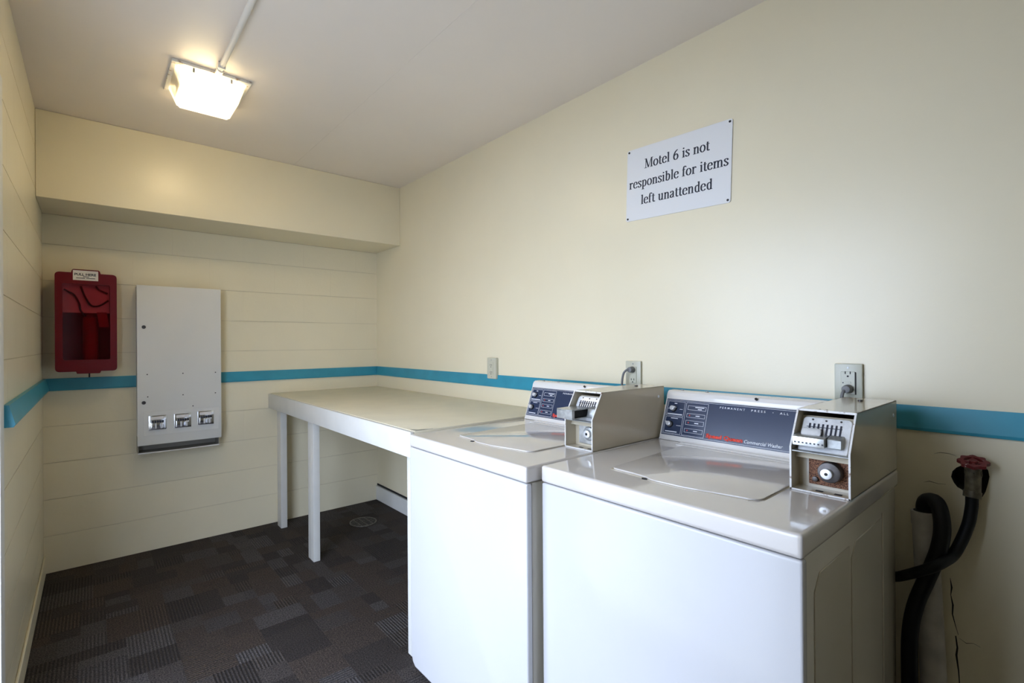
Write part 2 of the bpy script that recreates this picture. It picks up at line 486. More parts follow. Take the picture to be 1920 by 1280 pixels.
# cracks in the plaster beside the standpipe
def crack(pts, wd):
    c = MB(); t = bmesh.new()
    P = [Vector((0, y, z)) for y, z in pts]
    Lv, Rv = [], []
    for i, p in enumerate(P):
        d = (P[min(i + 1, len(P) - 1)] - P[max(i - 1, 0)]).normalized()
        n = Vector((0, -d.z, d.y)); q = wd * (0.25 + random.random()) * (0.3 if i in (0, len(P) - 1) else 1)
        Lv.append(t.verts.new(p + n * q + Vector((-0.0006, 0, 0)))); Rv.append(t.verts.new(p - n * q + Vector((-0.0006, 0, 0))))
    for i in range(len(P) - 1): t.faces.new((Lv[i], Lv[i + 1], Rv[i + 1], Rv[i]))
    g = bmesh.ops.extrude_face_region(t, geom=list(t.faces))
    for v in [e for e in g['geom'] if isinstance(e, bmesh.types.BMVert)]: v.co.x += 0.0012
    c._merge(t); c.build('plaster_crack', 'cavity', rw, smooth=False)
crack([(-3.352, 0.61), (-3.355, 0.585), (-3.353, 0.565), (-3.357, 0.54), (-3.356, 0.515), (-3.361, 0.49), (-3.367, 0.465)], 0.0014)
crack([(-3.362, 0.46), (-3.365, 0.43), (-3.363, 0.41), (-3.367, 0.37), (-3.370, 0.31)], 0.0035)
crack([(-3.369, 0.457), (-3.382, 0.450), (-3.395, 0.456), (-3.408, 0.452)], 0.0006)
crack([(-3.345, 0.857), (-3.330, 0.855), (-3.312, 0.858), (-3.300, 0.853)], 0.0007)
crack([(-3.366, 0.935), (-3.352, 0.940), (-3.335, 0.940), (-3.322, 0.935)], 0.0004)

# baseboard under the table on the right wall, with its shadow line painted as a dark strip above it
bb = struct(MB().box(-0.016, -0.0005, FRONT_Y, -0.001, 0, 0.112, 0.002, 1).build('baseboard_right', 'white_trim'))
MB().box(-0.006, -0.0005, FRONT_Y, -0.001, 0.1135, 0.126).build('shadow_strip', 'dark_hole', bb)
bl = struct(MB().box(-W + 0.0005, -W + 0.010, -1.5, -0.001, 0, 0.095, 0.003, 1).build('baseboard_left', 'wall'))

# chair rails (setting trim)
def rail_prof(th): return [(0.0005, 1.062), (th * 0.5, 1.062), (th, 1.002), (th * 0.85, 0.994), (0.0005, 0.994)]
struct(MB().prism(rail_prof(0.012), lambda a, b, tt: (tt, -a, b), -W + 0.014, -0.0005).build('trim_1', 'rail', smooth=False))
struct(MB().prism(rail_prof(0.010), lambda a, b, tt: (-a, tt, b), FRONT_Y + 0.01, -0.0125).build('trim_2', 'rail', smooth=False))
struct(MB().prism(rail_prof(0.028), lambda a, b, tt: (-W + a, tt, b), -1.515, -0.0005).build('trim_3', 'rail', smooth=False))

# outdoors beyond the doorway
struct(MB().box(-14, -W - 0.181, -12, 9, -0.14, -0.02).build('floor_outside', 'concrete'))

# ------------------------------------------------------------------ folding table
tb = thing('laundry_table', (-0.41, -0.97, 0), 'long cream-topped folding table with white apron built along the walls', 'table')
MB().box(-0.806, -0.001, -1.948, -0.001, 0.884, 0.904, 0.003).build('tabletop', 'table_top', tb)
MB().box(-0.824, -0.806, -1.948, -0.001, 0.802, 0.902, 0.004).build('apron', 'table_paint', tb)
MB().box(-0.806, -0.002, -0.04, -0.002, 0.82, 0.883, 0.002).build('wall_cleat', 'table_paint', tb)
MB().box(-0.796, -0.758, -0.805, -0.716, 0, 0.884, 0.004).build('leg', 'table_paint', tb)
MB().box(-0.786, -0.745, -0.155, -0.072, 0, 0.82, 0.004).build('leg', 'table_paint', tb)
MB().box(-0.790, -0.752, -1.94, -1.86, 0, 0.884, 0.004).build('leg', 'table_paint', tb)
MB().prism([(-0.80, -1.905), (-0.775, -1.93), (-0.745, -1.942), (-0.72, -1.946), (-0.75, -1.947), (-0.80, -1.946)], lambda a, b, tt: (a, b, tt), 0.9038, 0.905).build('chipped_edge', 'steel', tb)

# ------------------------------------------------------------------ washing machines
WD, DP, TZ = 0.650, 0.696, 0.897
def uvz(u, v, z): return (u, -v, z)
class LB(MB):
    """builder in washer coordinates: u back, v right, z up"""
    def ubox(s, u0, u1, v0, v1, z0, z1, bev=0.0, seg=2): return s.box(u0, u1, -v1, -v0, z0, z1, bev, seg)

def washer(loc, rz, width, label, slide_out, rusty):
    r = thing('washing_machine', loc, label, 'washer', 'coin-operated washing machines', rz)
    b = dict(parent=r, local=True)
    cab = LB().ubox(0.024, DP - 0.004, 0.006, width - 0.006, 0.03, 0.8485, 0.006).build('cabinet', 'enamel_side', **b)
    # embossed side panels
    for s_, vv in ((1, width - 0.0065), (-1, 0.0065)):
        for u0, u1, z0, z1 in ((0.07, 0.285, 0.06, 0.80), (0.30, 0.545, 0.06, 0.80)):
            pts = [(u0, z0), (u1, z0), (u1, z1), (u0 + 0.03, z1), (u0, z1 - 0.03)]
            LB().prism(pts, lambda a, c, tt: uvz(a, tt, c), vv, vv + s_ * 0.0025, 0.0011, 1).build('embossed_panel', 'enamel_side', cab, local=True)
        LB().ubox(0.553, 0.559, min(vv, vv + s_ * 0.003), max(vv, vv + s_ * 0.003), 0.06, 0.81, 0.0012, 1).build('side_rib', 'enamel_side', cab, local=True)
    fp = [(0.001, 0.062), (0.012, 0.038), (0.028, 0.026), (width - 0.028, 0.026), (width - 0.012, 0.038), (width - 0.001, 0.062), (width - 0.001, 0.849), (0.001, 0.849)]
    LB().prism(fp, lambda a, c, tt: uvz(tt, a, c), 0.0, 0.021, 0.006, 3).build('front_panel', 'enamel', **b)
    for uu in (0.06, DP - 0.06):
        for vv in (0.06, width - 0.06):
            LB().cyl(uvz(uu, vv, 0), uvz(uu, vv, 0.035), 0.022, 0.018).build('foot', 'foot', **b)
    top = LB().ubox(-0.002, DP, 0.0, width, 0.8515, TZ, 0.009, 4).build('top_panel', 'enamel_top', **b)
    for k, uu in enumerate((0.534, 0.560)):
        LB().ubox(uu, uu + 0.020, 0.10, 0.529, TZ - 0.002, TZ + 0.0035 + 0.0015 * k, 0.0012, 1).build('hinge_ridge', 'console', top, local=True)
    # lid
    L = [(0.522, 0.130), (0.522, 0.523)]
    for k in range(7):
        a = math.radians(90 - 90 * k / 6); L.append((0.155 - 0.030 * math.cos(a), 0.495 + 0.030 * math.sin(a)))
    L += [(0.113, 0.43), (0.105, 0.40), (0.099, 0.37), (0.097, 0.30), (0.100, 0.28), (0.110, 0.262), (0.116, 0.22)]
    for k in range(5):
        a = math.radians(90 * k / 4); L.append((0.134 - 0.016 * math.cos(a), 0.166 - 0.016 * math.sin(a)))
    lid = LB().prism(L, lambda a, c, tt: uvz(a, c, tt), TZ + 0.0005, TZ + 0.0042, 0.0014, 2).build('lid', 'enamel_top', **b)
    gro = [(0.524, 0.127), (0.524, 0.526), (0.15, 0.528), (0.122, 0.505), (0.108, 0.43), (0.094, 0.37), (0.092, 0.29), (0.100, 0.262), (0.112, 0.20), (0.115, 0.15), (0.128, 0.146)]
    LB().prism(gro, lambda a, c, tt: uvz(a, c, tt), TZ - 0.0005, TZ + 0.0006).build('lid_gasket', 'coin_case', top, local=True)
    LB().prism([(0.092, 0.262), (0.101, 0.256), (0.107, 0.266), (0.097, 0.275)], lambda a, c, tt: uvz(a, c, tt), TZ, TZ + 0.0016).build('finger_notch', 'dark_hole', lid, local=True)
    # console
    cp = [(0.590, TZ + 0.0005), (0.594, TZ + 0.006), (0.644, 1.040), (0.646, 1.050), (0.652, 1.061), (0.661, 1.066), (0.690, 1.067), (0.690, TZ + 0.0005)]
    con = LB().prism(cp, lambda a, c, tt: uvz(a, tt, c), 0.004, 0.530, 0.0018, 2).build('console', 'console', **b)
    # control panel film and its printing, in the plane of the sloping face
    Yd = Vector((0.050, 0, 0.137)).normalized(); Xd = Vector((0, -1, 0)); Nd = Xd.cross(Yd)
    og = Vector((0.594, 0, TZ + 0.006)) - Yd * 0.003
    P = Matrix((Xd, Yd, Nd)).transposed().to_4x4(); P.translation = og + Nd * 0.0002
    f = MB(); q = MB(); q.box(0.0095, 0.529, 0.0145, 0.1450, 0, 0.0008); f._merge(q.bm, P)
    f.build('control_panel', 'navy', con, local=True)
    P2 = P.copy(); P2.translation = og + Nd * 0.0010
    pr = MB()
    frame2d(pr, 0.0125, 0.529, 0.0180, 0.1415, 0.0009, P2)
    frame2d(pr, 0.0165, 0.0800, 0.0840, 0.1370, 0.0009, P2)
    frame2d(pr, 0.0165, 0.0800, 0.0210, 0.0810, 0.0009, P2)
    frame2d(pr, 0.0845, 0.1630, 0.0210, 0.1370, 0.0009, P2)
    for b0, b1 in ((0.1116, 0.1264), (0.0851, 0.0988), (0.0588, 0.0743), (0.0319, 0.0463)):
        frame2d(pr, 0.0920, 0.1565, b0, b1, 0.0009, P2)
    def bar(a0, a1, b0, b1):
        q = MB(); q.box(a0, a1, b0, b1, 0, 0.0003); pr._merge(q.bm, P2)
    bar(0.118, 0.150, 0.1205, 0.1235); bar(0.128, 0.142, 0.1145, 0.1170)
    for bb_ in (0.0905, 0.0650, 0.0375): bar(0.124, 0.138, bb_, bb_ + 0.003)
    bar(0.040, 0.050, 0.128, 0.131); bar(0.020, 0.075, 0.0885, 0.0925); bar(0.063, 0.074, 0.109, 0.1105); bar(0.018, 0.027, 0.109, 0.1105)
    bar(0.036, 0.062, 0.0745, 0.0770); bar(0.022, 0.066, 0.026, 0.0295); bar(0.060, 0.077, 0.0505, 0.0520)
    for s_, a0, a1 in (('P E R M A N E N T', 0.2015, 0.2815), ('P R E S S', 0.3005, 0.3425), ('A L L', 0.3830, 0.4070), ('F', 0.4255, 0.4300)):
        fit_text(pr, s_, a0, a1, 0.1272, 0.0066, P2, bold=0.01)
    bar(0.3630, 0.3648, 0.1292, 0.1310)
    fit_text(pr, 'Commercial Washer', 0.2925, 0.4030, 0.0250, 0.0105, P2, shear=0.2, bold=0.02)
    pr.build('panel_printing', 'print_white', con, local=True, smooth=False)
    pr = MB(); fit_text(pr, 'Speed Queen', 0.1700, 0.2880, 0.0255, 0.0125, P2, bold=0.055)
    pr.build('red_lettering', 'print_red', con, local=True, smooth=False)
    for a_, b_ in ((0.1025, 0.0918), (0.1025, 0.0665), (0.1025, 0.0390)):
        pr = MB(); q = MB(); q.cyl((a_, b_, 0), (a_, b_, 0.001), 0.0022, n=12); pr._merge(q.bm, P2)
        pr.build('indicator_light', 'print_red', con, local=True)
    for a_, b_, an in ((0.040, 0.110, 20), (0.0365, 0.0535, 150)):
        k = MB(); q = MB(); q.cyl((a_, b_, 0), (a_, b_, 0.006), 0.0125, 0.0105, 24, 0.001); k._merge(q.bm, P2)
        k.build('knob_skirt', 'black', con, local=True)
        k = MB(); q = MB(); q.cyl((a_, b_, 0.006), (a_, b_, 0.016), 0.0088, 0.0078, 24, 0.001)
        c_, s_ = math.cos(math.radians(an)), math.sin(math.radians(an))
        tip = [(a_ + c_ * 0.015, b_ + s_ * 0.015), (a_ - s_ * 0.0075, b_ + c_ * 0.0075), (a_ + s_ * 0.0075, b_ - c_ * 0.0075)]
        q.prism(tip, lambda a, c, tt: (a, c, tt), 0.006, 0.0155)
        k._merge(q.bm, P2); k.build('knob', 'knob', con, local=True)
    # screws in the console
    LB().cyl(uvz(0.6485, 0.312, 1.0575), uvz(0.6430, 0.312, 1.0605), 0.0042, n=14).build('console_screw', 'black', con, local=True)
    for vv in (0.05, 0.14):
        LB().cyl(uvz(0.672, vv, 1.0665), uvz(0.672, vv, 1.0695), 0.006, n=14, bev=0.001).build('console_screw', 'dull_steel', con, local=True)
    # coin box: bent sheet-metal case with an upper slide bay and a lower lock bay
    U0, V0, V1, ZV, UT, ZT, UB, tk = 0.284, 0.531, width - 0.002, 0.997, 0.334, 1.081, 0.692, 0.003
    prof = [(U0, TZ + 0.0005), (U0, ZV), (UT, ZT), (UB, ZT), (UB, TZ + 0.0005)]
    cb = LB()
    cb.prism(prof, lambda a, c, tt: uvz(a, tt, c), V0, V0 + tk, 0.0009, 1)
    cb.prism(prof, lambda a, c, tt: uvz(a, tt, c), V1 - tk, V1, 0.0009, 1)
    cb.ubox(UT, UB, V0, V1, ZT - tk, ZT, 0.0009, 1)
    cb.ubox(UB - tk, UB, V0, V1, TZ + 0.0005, ZT, 0.0009, 1)
    cb.ubox(U0, UB, V0, V1, TZ + 0.0005, TZ + 0.0035, 0.0009, 1)
    sl = Vector((UT - U0, ZT - ZV)).normalized()
    # inner liners that close the two bays
    def slope_pt(s_, inset): return (U0 + sl.x * s_ + sl.y * inset, ZV + sl.y * s_ - sl.x * inset)
    Ls = math.hypot(UT - U0, ZT - ZV)
    A, B_ = slope_pt(-0.01, 0.036), slope_pt(Ls, 0.036)
    cb.prism([A, B_, (B_[0] + 0.004, B_[1]), (A[0] + 0.004, A[1])], lambda a, c, tt: uvz(a, tt, c), V0 + tk, V1 - tk)
    cb.ubox(U0 + 0.050, U0 + 0.054, V0 + tk, V1 - tk, TZ + 0.003, 0.99)
    cb = cb.build('coin_box', 'coin_case', **b)
    # worn bright rim along the front of the case
    rim = LB()
    for v_ in ((V0 - 0.0004, V0 + tk + 0.0004), (V1 - tk - 0.0004, V1 + 0.0004)):
        rim.ubox(U0 - 0.0008, U0 + 0.0012, v_[0], v_[1], TZ + 0.001, ZV)
        a0, a1 = slope_pt(0, -0.0008), slope_pt(Ls, -0.0008); c0, c1 = slope_pt(0, 0.0012), slope_pt(Ls, 0.0012)
        rim.prism([a0, a1, c1, c0], lambda a, c, tt: uvz(a, tt, c), v_[0], v_[1])
    rim.ubox(U0 - 0.0008, U0 + 0.0012, V0, V1, TZ + 0.0007, TZ + 0.0042)
    rim.ubox(UT - 0.0015, UT + 0.001, V0, V1, ZT - 0.0045, ZT + 0.0004)
    rim.build('case_rim', 'coin_edge', cb, local=True, smooth=False)
    LB().ubox(U0 + 0.001, U0 + 0.05, V0 + tk, V1 - tk, 0.9865, 0.9895, 0.0008, 1).build('bay_shelf', 'dull_steel', cb, local=True)
    # slotted coin plate on the slope
    Xs, Ys = Vector((0, -1, 0)), Vector((sl.x, 0, sl.y)); Ns = Xs.cross(Ys)
    S = Matrix((Xs, Ys, Ns)).transposed().to_4x4()
    S.translation = Vector((U0, -V0, ZV)) - Ns * 0.020
    w_ = V1 - V0
    pm = MB(); q = MB(); q.prism(rrect(0.010, w_ - 0.010, -0.002, Ls - 0.010, 0.009), lambda a, c, tt: (a, c, tt), -0.004, 0, 0.0012, 1); pm._merge(q.bm, S)
    sp = pm.build('slot_plate', 'alu', cb, local=True)
    for k in range(8):
        a_ = 0.024 + k * 0.0088
        pm = MB(); q = MB(); q.box(a_, a_ + 0.0034, 0.043, 0.071, 0, 0.0012); pm._merge(q.bm, S)
        pm.build('coin_slot', 'print_black', cb, local=True)
    pm = MB(); q = MB(); q.box(0.020, 0.090, 0.0620, 0.0632, 0, 0.0010); q.box(0.020, 0.090, 0.0435, 0.0448, 0, 0.0010); pm._merge(q.bm, S)
    pm.build('slot_frame', 'print_black', cb, local=True)
    for a_, b_ in ((0.030, 0.081), (0.057, 0.080), (0.086, 0.081)):
        pm = MB(); q = MB(); q.cyl((a_, b_, 0), (a_, b_, 0.001), 0.0022, n=10); pm._merge(q.bm, S); pm.build('rivet', 'lock_ring', cb, local=True)
    # coin slide
    d = -slide_out
    if slide_out < 0.02:
        spf = [(0.288, 1.001), (0.288, 1.021), (0.300, 1.024), (0.330, 1.026), (0.350, 1.026), (0.350, 1.001)]
        sd = LB(); sd.prism([(a + d, c) for a, c in spf], lambda a, c, tt: uvz(a, tt, c), V0 + 0.001 + tk, V0 + 0.068, 0.0015, 2)
        sd = sd.build('coin_slide', 'steel', cb, local=True)
        hp = LB(); hp.prism(rrect(0.014, 0.054, 1.022, 1.039, 0.006), lambda a, c, tt: uvz(tt + (c - 1.022) * 0.6, V0 + a, c), 0.308, 0.314, 0.001, 1)
        hp.build('slide_hump', 'alu', cb, local=True)
        for k in range(8):
            LB().ubox(0.2873, 0.2883, V0 + 0.008 + k * 0.0078, V0 + 0.0115 + k * 0.0078, 1.0070, 1.0100).build('slide_mark', 'print_black', cb, local=True)
        LB().prism([(0.300, 1.000), (0.300, 1.022), (0.340, 1.030), (0.346, 1.030), (0.346, 1.000)], lambda a, c, tt: uvz(a, tt, c), V0 + 0.0685, V0 + 0.098, 0.002, 1).build('slide_bracket', 'dull_steel', cb, local=True)
    else:
        sd = LB()
        u0_ = 0.290 + d
        sd.ubox(u0_, 0.372, V0 + 0.010, V0 + 0.075, 1.026, 1.030, 0.0008, 1)
        sd.ubox(u0_, 0.372, V0 + 0.010, V0 + 0.013, 1.003, 1.026)
        sd.ubox(u0_, u0_ + 0.012, V0 + 0.010, V0 + 0.075, 1.000, 1.026, 0.0008, 1)
        sd.ubox(u0_, 0.372, V0 + 0.010, V0 + 0.075, 0.999, 1.002)
        sd.build('coin_slide', 'steel', cb, local=True)
        LB().ubox(u0_ + 0.013, 0.36, V0 + 0.0135, V0 + 0.070, 1.0025, 1.0255).build('slide_core', 'dark_hole', cb, local=True)
        LB().prism([(0.300, 1.000), (0.306, 1.030), (0.340, 1.036), (0.366, 1.030), (0.366, 1.000)], lambda a, c, tt: uvz(a, tt, c), V0 + 0.078, V1 - 0.006, 0.002, 1).build('slide_bracket', 'dull_steel', cb, local=True)
    # lock bay
    LB().ubox(U0 + 0.040, U0 + 0.044, V0 + 0.026, V1 - tk, TZ + 0.012, 0.985, 0.001, 1).build('lock_plate', 'rust' if rusty else 'steel', cb, local=True)
    vc, zc = V0 + 0.072, 0.945
    uf = U0 + 0.040
    if rusty:
        LB().cyl(uvz(uf, vc, zc), uvz(uf - 0.022, vc, zc), 0.024, 0.0225, 32, 0.003).build('lock_ring', 'lock_ring', cb, local=True)
        LB().cyl(uvz(uf - 0.018, vc - 0.003, zc - 0.002), uvz(uf - 0.030, vc - 0.003, zc - 0.002), 0.0125, 0.0115, 28, 0.0015).build('lock_face', 'lock_face', cb, local=True)
        LB().cyl(uvz(uf - 0.029, vc - 0.003, zc - 0.002), uvz(uf - 0.0306, vc - 0.003, zc - 0.002), 0.0035, n=12).build('keyhole', 'dark_hole', cb, local=True)
        LB().cyl(uvz(uf, V0 + 0.040, 0.922), uvz(uf - 0.006, V0 + 0.040, 0.922), 0.006, n=16, bev=0.0015).build('bolt', 'lock_ring', cb, local=True)
    else:
        LB().cyl(uvz(uf, vc, zc), uvz(uf - 0.008, vc, zc), 0.024, 0.0215, 32, 0.003).build('lock_ring', 'dull_steel', cb, local=True)
        LB().cyl(uvz(uf - 0.006, vc, zc), uvz(uf - 0.018, vc, zc), 0.0135, 0.0125, 28, 0.0015).build('lock_face', 'lock_face', cb, local=True)
        LB().cyl(uvz(uf - 0.017, vc, zc), uvz(uf - 0.0186, vc, zc), 0.0045, n=12).build('keyhole', 'dark_hole', cb, local=True)
    for v_ in (V0 + 0.047, V0 + 0.083):
        LB().ubox(U0 + 0.013, U0 + 0.022, v_, v_ + 0.014, TZ + 0.003, TZ + 0.0042).build('floor_slot', 'dark_hole', cb, local=True)
    for u_, v_ in ((0.60, V0 + 0.06), (0.350, V0 + 0.042), (0.350, V0 + 0.056)):
        rr = 0.006 if u_ > 0.5 else 0.0022
        LB().cyl(uvz(u_, v_, ZT - 0.0005), uvz(u_, v_, ZT + (0.004 if u_ > 0.5 else 0.0005)), rr, n=14).build('case_screw', 'lock_ring', cb, local=True)
    LB().cyl(uvz(0.655, V1 - 0.001, 1.045), uvz(0.655, V1 + 0.0015, 1.045), 0.005, n=14, bev=0.0007).build('case_screw', 'lock_face', cb, local=True)
    return r
washer((-0.832, -1.957, 0), -0.006, 0.648, 'white top-load coin washer next to the folding table, coin slide pulled out', 0.055, False)
washer((-0.789, -2.614, 0), 0.0, WD, 'white top-load coin washer by the drain pipe, rusty coin-box lock', 0.0, True)

# ------------------------------------------------------------------ sign
def smooth_path(P, n=8):
    P = [Vector(p) for p in P]; Q = []
    for i in range(len(P) - 1):
        a, b = P[i], P[i + 1]
        pa = P[i - 1] if i else a * 2 - b
        pb = P[i + 2] if i + 2 < len(P) else b * 2 - a
        for k in range(n):
            u = k / n
            Q.append(0.5 * ((2 * a) + (b - pa) * u + (2 * pa - 5 * a + 4 * b - pb) * u * u + (3 * a - pa - 3 * b + pb) * u ** 3))
    return Q + [P[-1]]
TH, TN, XH = 0.130, 0.055, 0.68
def stem(x, y0, y1): return ('L', [(x, y0), (x, y1)])
def ser(x0, x1, y): return ('R', (x0, x1, y - 0.0, y + 0.05))
def flag(x, y): return ('L', [(x - 0.10, y - 0.07), (x, y - 0.015)])
BOWL = [(.13, .50), (.22, .65), (.33, .65), (.42, .52), (.43, .34), (.40, .13), (.31, .02), (.22, .02), (.13, .13)]
GL = {
 'l': (.28, [stem(.14, 0, 1), ser(.02, .26, 0), flag(.14, 1)]),
 'i': (.28, [stem(.14, 0, XH), ser(.02, .26, 0), flag(.14, XH), ('D', (.135, .90, .075))]),
 'n': (.56, [stem(.14, 0, XH), ser(.02, .26, 0), flag(.14, XH), ('C', [(.14, .48), (.22, .62), (.32, .66), (.39, .60), (.42, .46)]), stem(.42, 0, .47), ser(.30, .54, 0)]),
 'm': (.84, [stem(.14, 0, XH), ser(.02, .26, 0), flag(.14, XH), ('C', [(.14, .48), (.22, .62), (.32, .66), (.39, .60), (.42, .46)]), stem(.42, 0, .47), ser(.30, .54, 0),
             ('C', [(.42, .48), (.50, .62), (.60, .66), (.67, .60), (.70, .46)]), stem(.70, 0, .47), ser(.58, .82, 0)]),
 'u': (.56, [stem(.14, .2, XH), flag(.14, XH), ('C', [(.14, .22), (.17, .07), (.25, .02), (.34, .06), (.42, .2)]), stem(.42, 0, XH), flag(.42, XH), ('R', (.42, .54, 0, .05))]),
 'r': (.42, [stem(.14, 0, XH), ser(.02, .28, 0), flag(.14, XH), ('C', [(.14, .44), (.21, .60), (.30, .655), (.36, .62)]), ('D', (.36, .585, .06))]),
 't': (.34, [stem(.15, .14, .86), ('C', [(.15, .16), (.18, .05), (.25, .02), (.33, .08)]), ('R', (.02, .32, .63, .68))]),
 'f': (.34, [stem(.14, 0, .80), ser(.02, .28, 0), ('C', [(.14, .78), (.17, .92), (.25, .985), (.34, .95)]), ('D', (.345, .915, .055)), ('R', (.02, .31, .63, .68))]),
 'o': (.52, [('O', (.26, .34, .19, .325))]),
 'e': (.48, [('R', (.08, .41, .36, .405)), ('C', [(.41, .38), (.39, .56), (.30, .655), (.20, .65), (.10, .52), (.075, .34), (.11, .13), (.22, .02), (.33, .04), (.43, .15)])]),
 's': (.42, [('C', [(.35, .50), (.32, .62), (.22, .66), (.12, .60), (.10, .50), (.17, .40), (.28, .30), (.35, .20), (.31, .07), (.20, .015), (.10, .06), (.06, .18)]), ('L', [(.15, .44), (.31, .25)])]),
 'p': (.54, [stem(.14, -.30, XH), ser(.02, .28, -.30), flag(.14, XH), ('C', BOWL)]),
 'b': (.54, [stem(.14, 0.02, 1), flag(.14, 1), ('C', BOWL)]),
 'd': (.54, [stem(.41, 0, 1), flag(.41, 1), ('C', [(.55 - a, b) for a, b in BOWL]), ('R', (.41, .53, 0, .05))]),
 'a': (.48, [('C', [(.09, .52), (.14, .63), (.24, .66), (.32, .60), (.34, .46)]), ('D', (.105, .53, .055)), ('L', [(.34, .48), (.34, .08)]), ('R', (.34, .46, 0, .05)), ('C', [(.34, .40), (.20, .33), (.10, .24), (.09, .10), (.17, .02), (.27, .06), (.34, .16)])]),
 'M': (.90, [('T', [(.16, 0), (.16, 1)]), ser(.03, .29, 0), ('R', (.03, .18, .95, 1.0)), ('L', [(.17, 1.0), (.44, .03)]), ('T', [(.44, .03), (.72, 1.0)]), stem(.74, 0, 1), ser(.61, .88, 0), ('R', (.72, .88, .95, 1.0))]),
 '6': (.56, [('C', [(.44, .97), (.30, .88), (.17, .68), (.10, .42), (.12, .16), (.22, .03), (.34, .03), (.44, .16), (.45, .36), (.38, .53), (.27, .56), (.13, .42)])]),
 ' ': (.28, []),
}
def glyph_polys(ch):
    adv, items = GL[ch]; out = []
    for kind, d in items:
        if kind == 'R': out.append([(d[0], d[2]), (d[1], d[2]), (d[1], d[3]), (d[0], d[3])]); continue
        if kind == 'D': out.append([(d[0] + d[2] * math.cos(a * math.pi / 6), d[1] + d[2] * math.sin(a * math.pi / 6)) for a in range(12)]); continue
        if kind == 'O':
            P = [Vector((d[0] + d[2] * math.cos(a * math.pi / 16), d[1] + d[3] * math.sin(a * math.pi / 16))) for a in range(33)]
        elif kind == 'C': P = smooth_path(d, 5)
        else: P = [Vector(p) for p in d]
        Lp, Rp = [], []
        for i, p in enumerate(P):
            if kind == 'O': tn = (P[(i + 1) % 32] - P[(i - 1) % 32]).normalized()
            else: tn = (P[min(i + 1, len(P) - 1)] - P[max(i - 1, 0)]).normalized()
            wd = TN if kind == 'T' else TN + (TH - TN) * abs(tn.y) ** 1.2
            n = Vector((-tn.y, tn.x)) * wd / 2
            Lp.append(p + n); Rp.append(p - n)
        for i in range(len(P) - 1): out.append([tuple(Lp[i]), tuple(Rp[i]), tuple(Rp[i + 1]), tuple(Lp[i + 1])])
    return adv, out
sg = thing('wall_sign', (0, -2.5745, 1.893), 'white plastic notice sign with black serif lettering on the cream wall', 'sign')
RS = Matrix.Rotation(math.radians(2.0), 4, 'X') @ Matrix(((0, 0, -1, 0), (-1, 0, 0, 0), (0, 1, 0, 0), (0, 0, 0, 1)))
def sgb(m): return m
p_ = MB(); q = MB(); q.prism(rrect(-0.2185, 0.2185, -0.1485, 0.1485, 0.008), lambda a, b, t: (a, b, t), 0.0008, 0.0042, 0.0006, 1)
p_._merge(q.bm, RS); p_.build('sign_board', 'sign', sg, local=True)
tx = MB()
for line, a0, a1, b0 in (('Motel 6 is not', -0.1360, 0.1380, 0.0575), ('responsible for items', -0.2060, 0.2085, -0.0150), ('left unattended', -0.1480, 0.1520, -0.0866)):
    tot = sum(GL[c][0] for c in line); sxx = (a1 - a0) / tot; szz = 0.0385; x = 0.0
    t = bmesh.new()
    for ch in line:
        adv, polys = glyph_polys(ch)
        for k, pg in enumerate(polys):
            zz = 0.0047 + 0.00001 * (k % 7)
            try: t.faces.new([t.verts.new((a0 + (x + a) * sxx, b0 + b * szz, zz)) for a, b in pg])
            except ValueError: pass
        x += adv
    g = bmesh.ops.extrude_face_region(t, geom=list(t.faces))
    for v in [e for e in g['geom'] if isinstance(e, bmesh.types.BMVert)]: v.co.z -= 0.0006
    bmesh.ops.recalc_face_normals(t, faces=t.faces)
    tx._merge(t, RS)
tx.build('sign_lettering', 'print_black', sg, local=True, smooth=False)
for a, b in ((-0.209, 0.139), (0.209, 0.139), (0.209, -0.139), (-0.209, -0.139)):
    p_ = MB(); q = MB(); q.cyl((a, b, 0.0040), (a, b, 0.0062), 0.0042, n=14, bev=0.0008); p_._merge(q.bm, RS); p_.build('screw', 'black', sg, local=True)

# ------------------------------------------------------------------ outlets
def outlet(y0, y1, z0, z1, th, m, label, slots, gfci=False, rec='plate'):
    yc, zc = (y0 + y1) / 2, (z0 + z1) / 2
    o = thing('wall_outlet', (0, yc, zc), label, 'outlet', 'wall outlets above the teal rail')
    MB().box(-th, -0.0003, y0, y1, z0, z1, min(0.004, th * 0.4), 2).build('cover_plate', m, o)
    hw, hh = (0.0175, 0.034)
    MB().box(-th - 0.0025, -th + 0.0005, yc - hw, yc + hw, zc - hh, zc + hh, 0.001, 1).build('receptacle', rec, o)
    for zz in slots:
        for dy in (-0.0062, 0.0062):
            MB().box(-th - 0.0034, -th - 0.0022, yc + dy - 0.0011, yc + dy + 0.0011, zz - 0.004, zz + 0.004).build('blade_slot', 'dark_hole', o)
        MB().cyl((-th - 0.0022, yc, zz - 0.0105), (-th - 0.0034, yc, zz - 0.0105), 0.0026, n=12).build('ground_hole', 'dark_hole', o)
    if gfci:
        MB().box(-th - 0.0034, -th - 0.002, yc - 0.008, yc + 0.008, zc - 0.001, zc + 0.004, 0.0004, 1).build('test_button', rec, o)
        MB().cyl((-th - 0.002, yc + 0.012, zc + 0.0), (-th - 0.0034, yc + 0.012, zc + 0.0), 0.0018, n=10).build('pilot_light', 'black', o)
        MB().box(-th - 0.0028, -th - 0.0003, yc - hw - 0.0022, yc - hw - 0.0002, zc - hh, zc + hh - 0.001).build('receptacle_gap', 'dark_hole', o)
    for zz in (z1 - 0.012, z0 + 0.012):
        MB().cyl((-th + 0.0002, yc, zz), (-th - 0.0012, yc, zz), 0.0028, n=12).build('plate_screw', 'dull_steel', o)
    return o
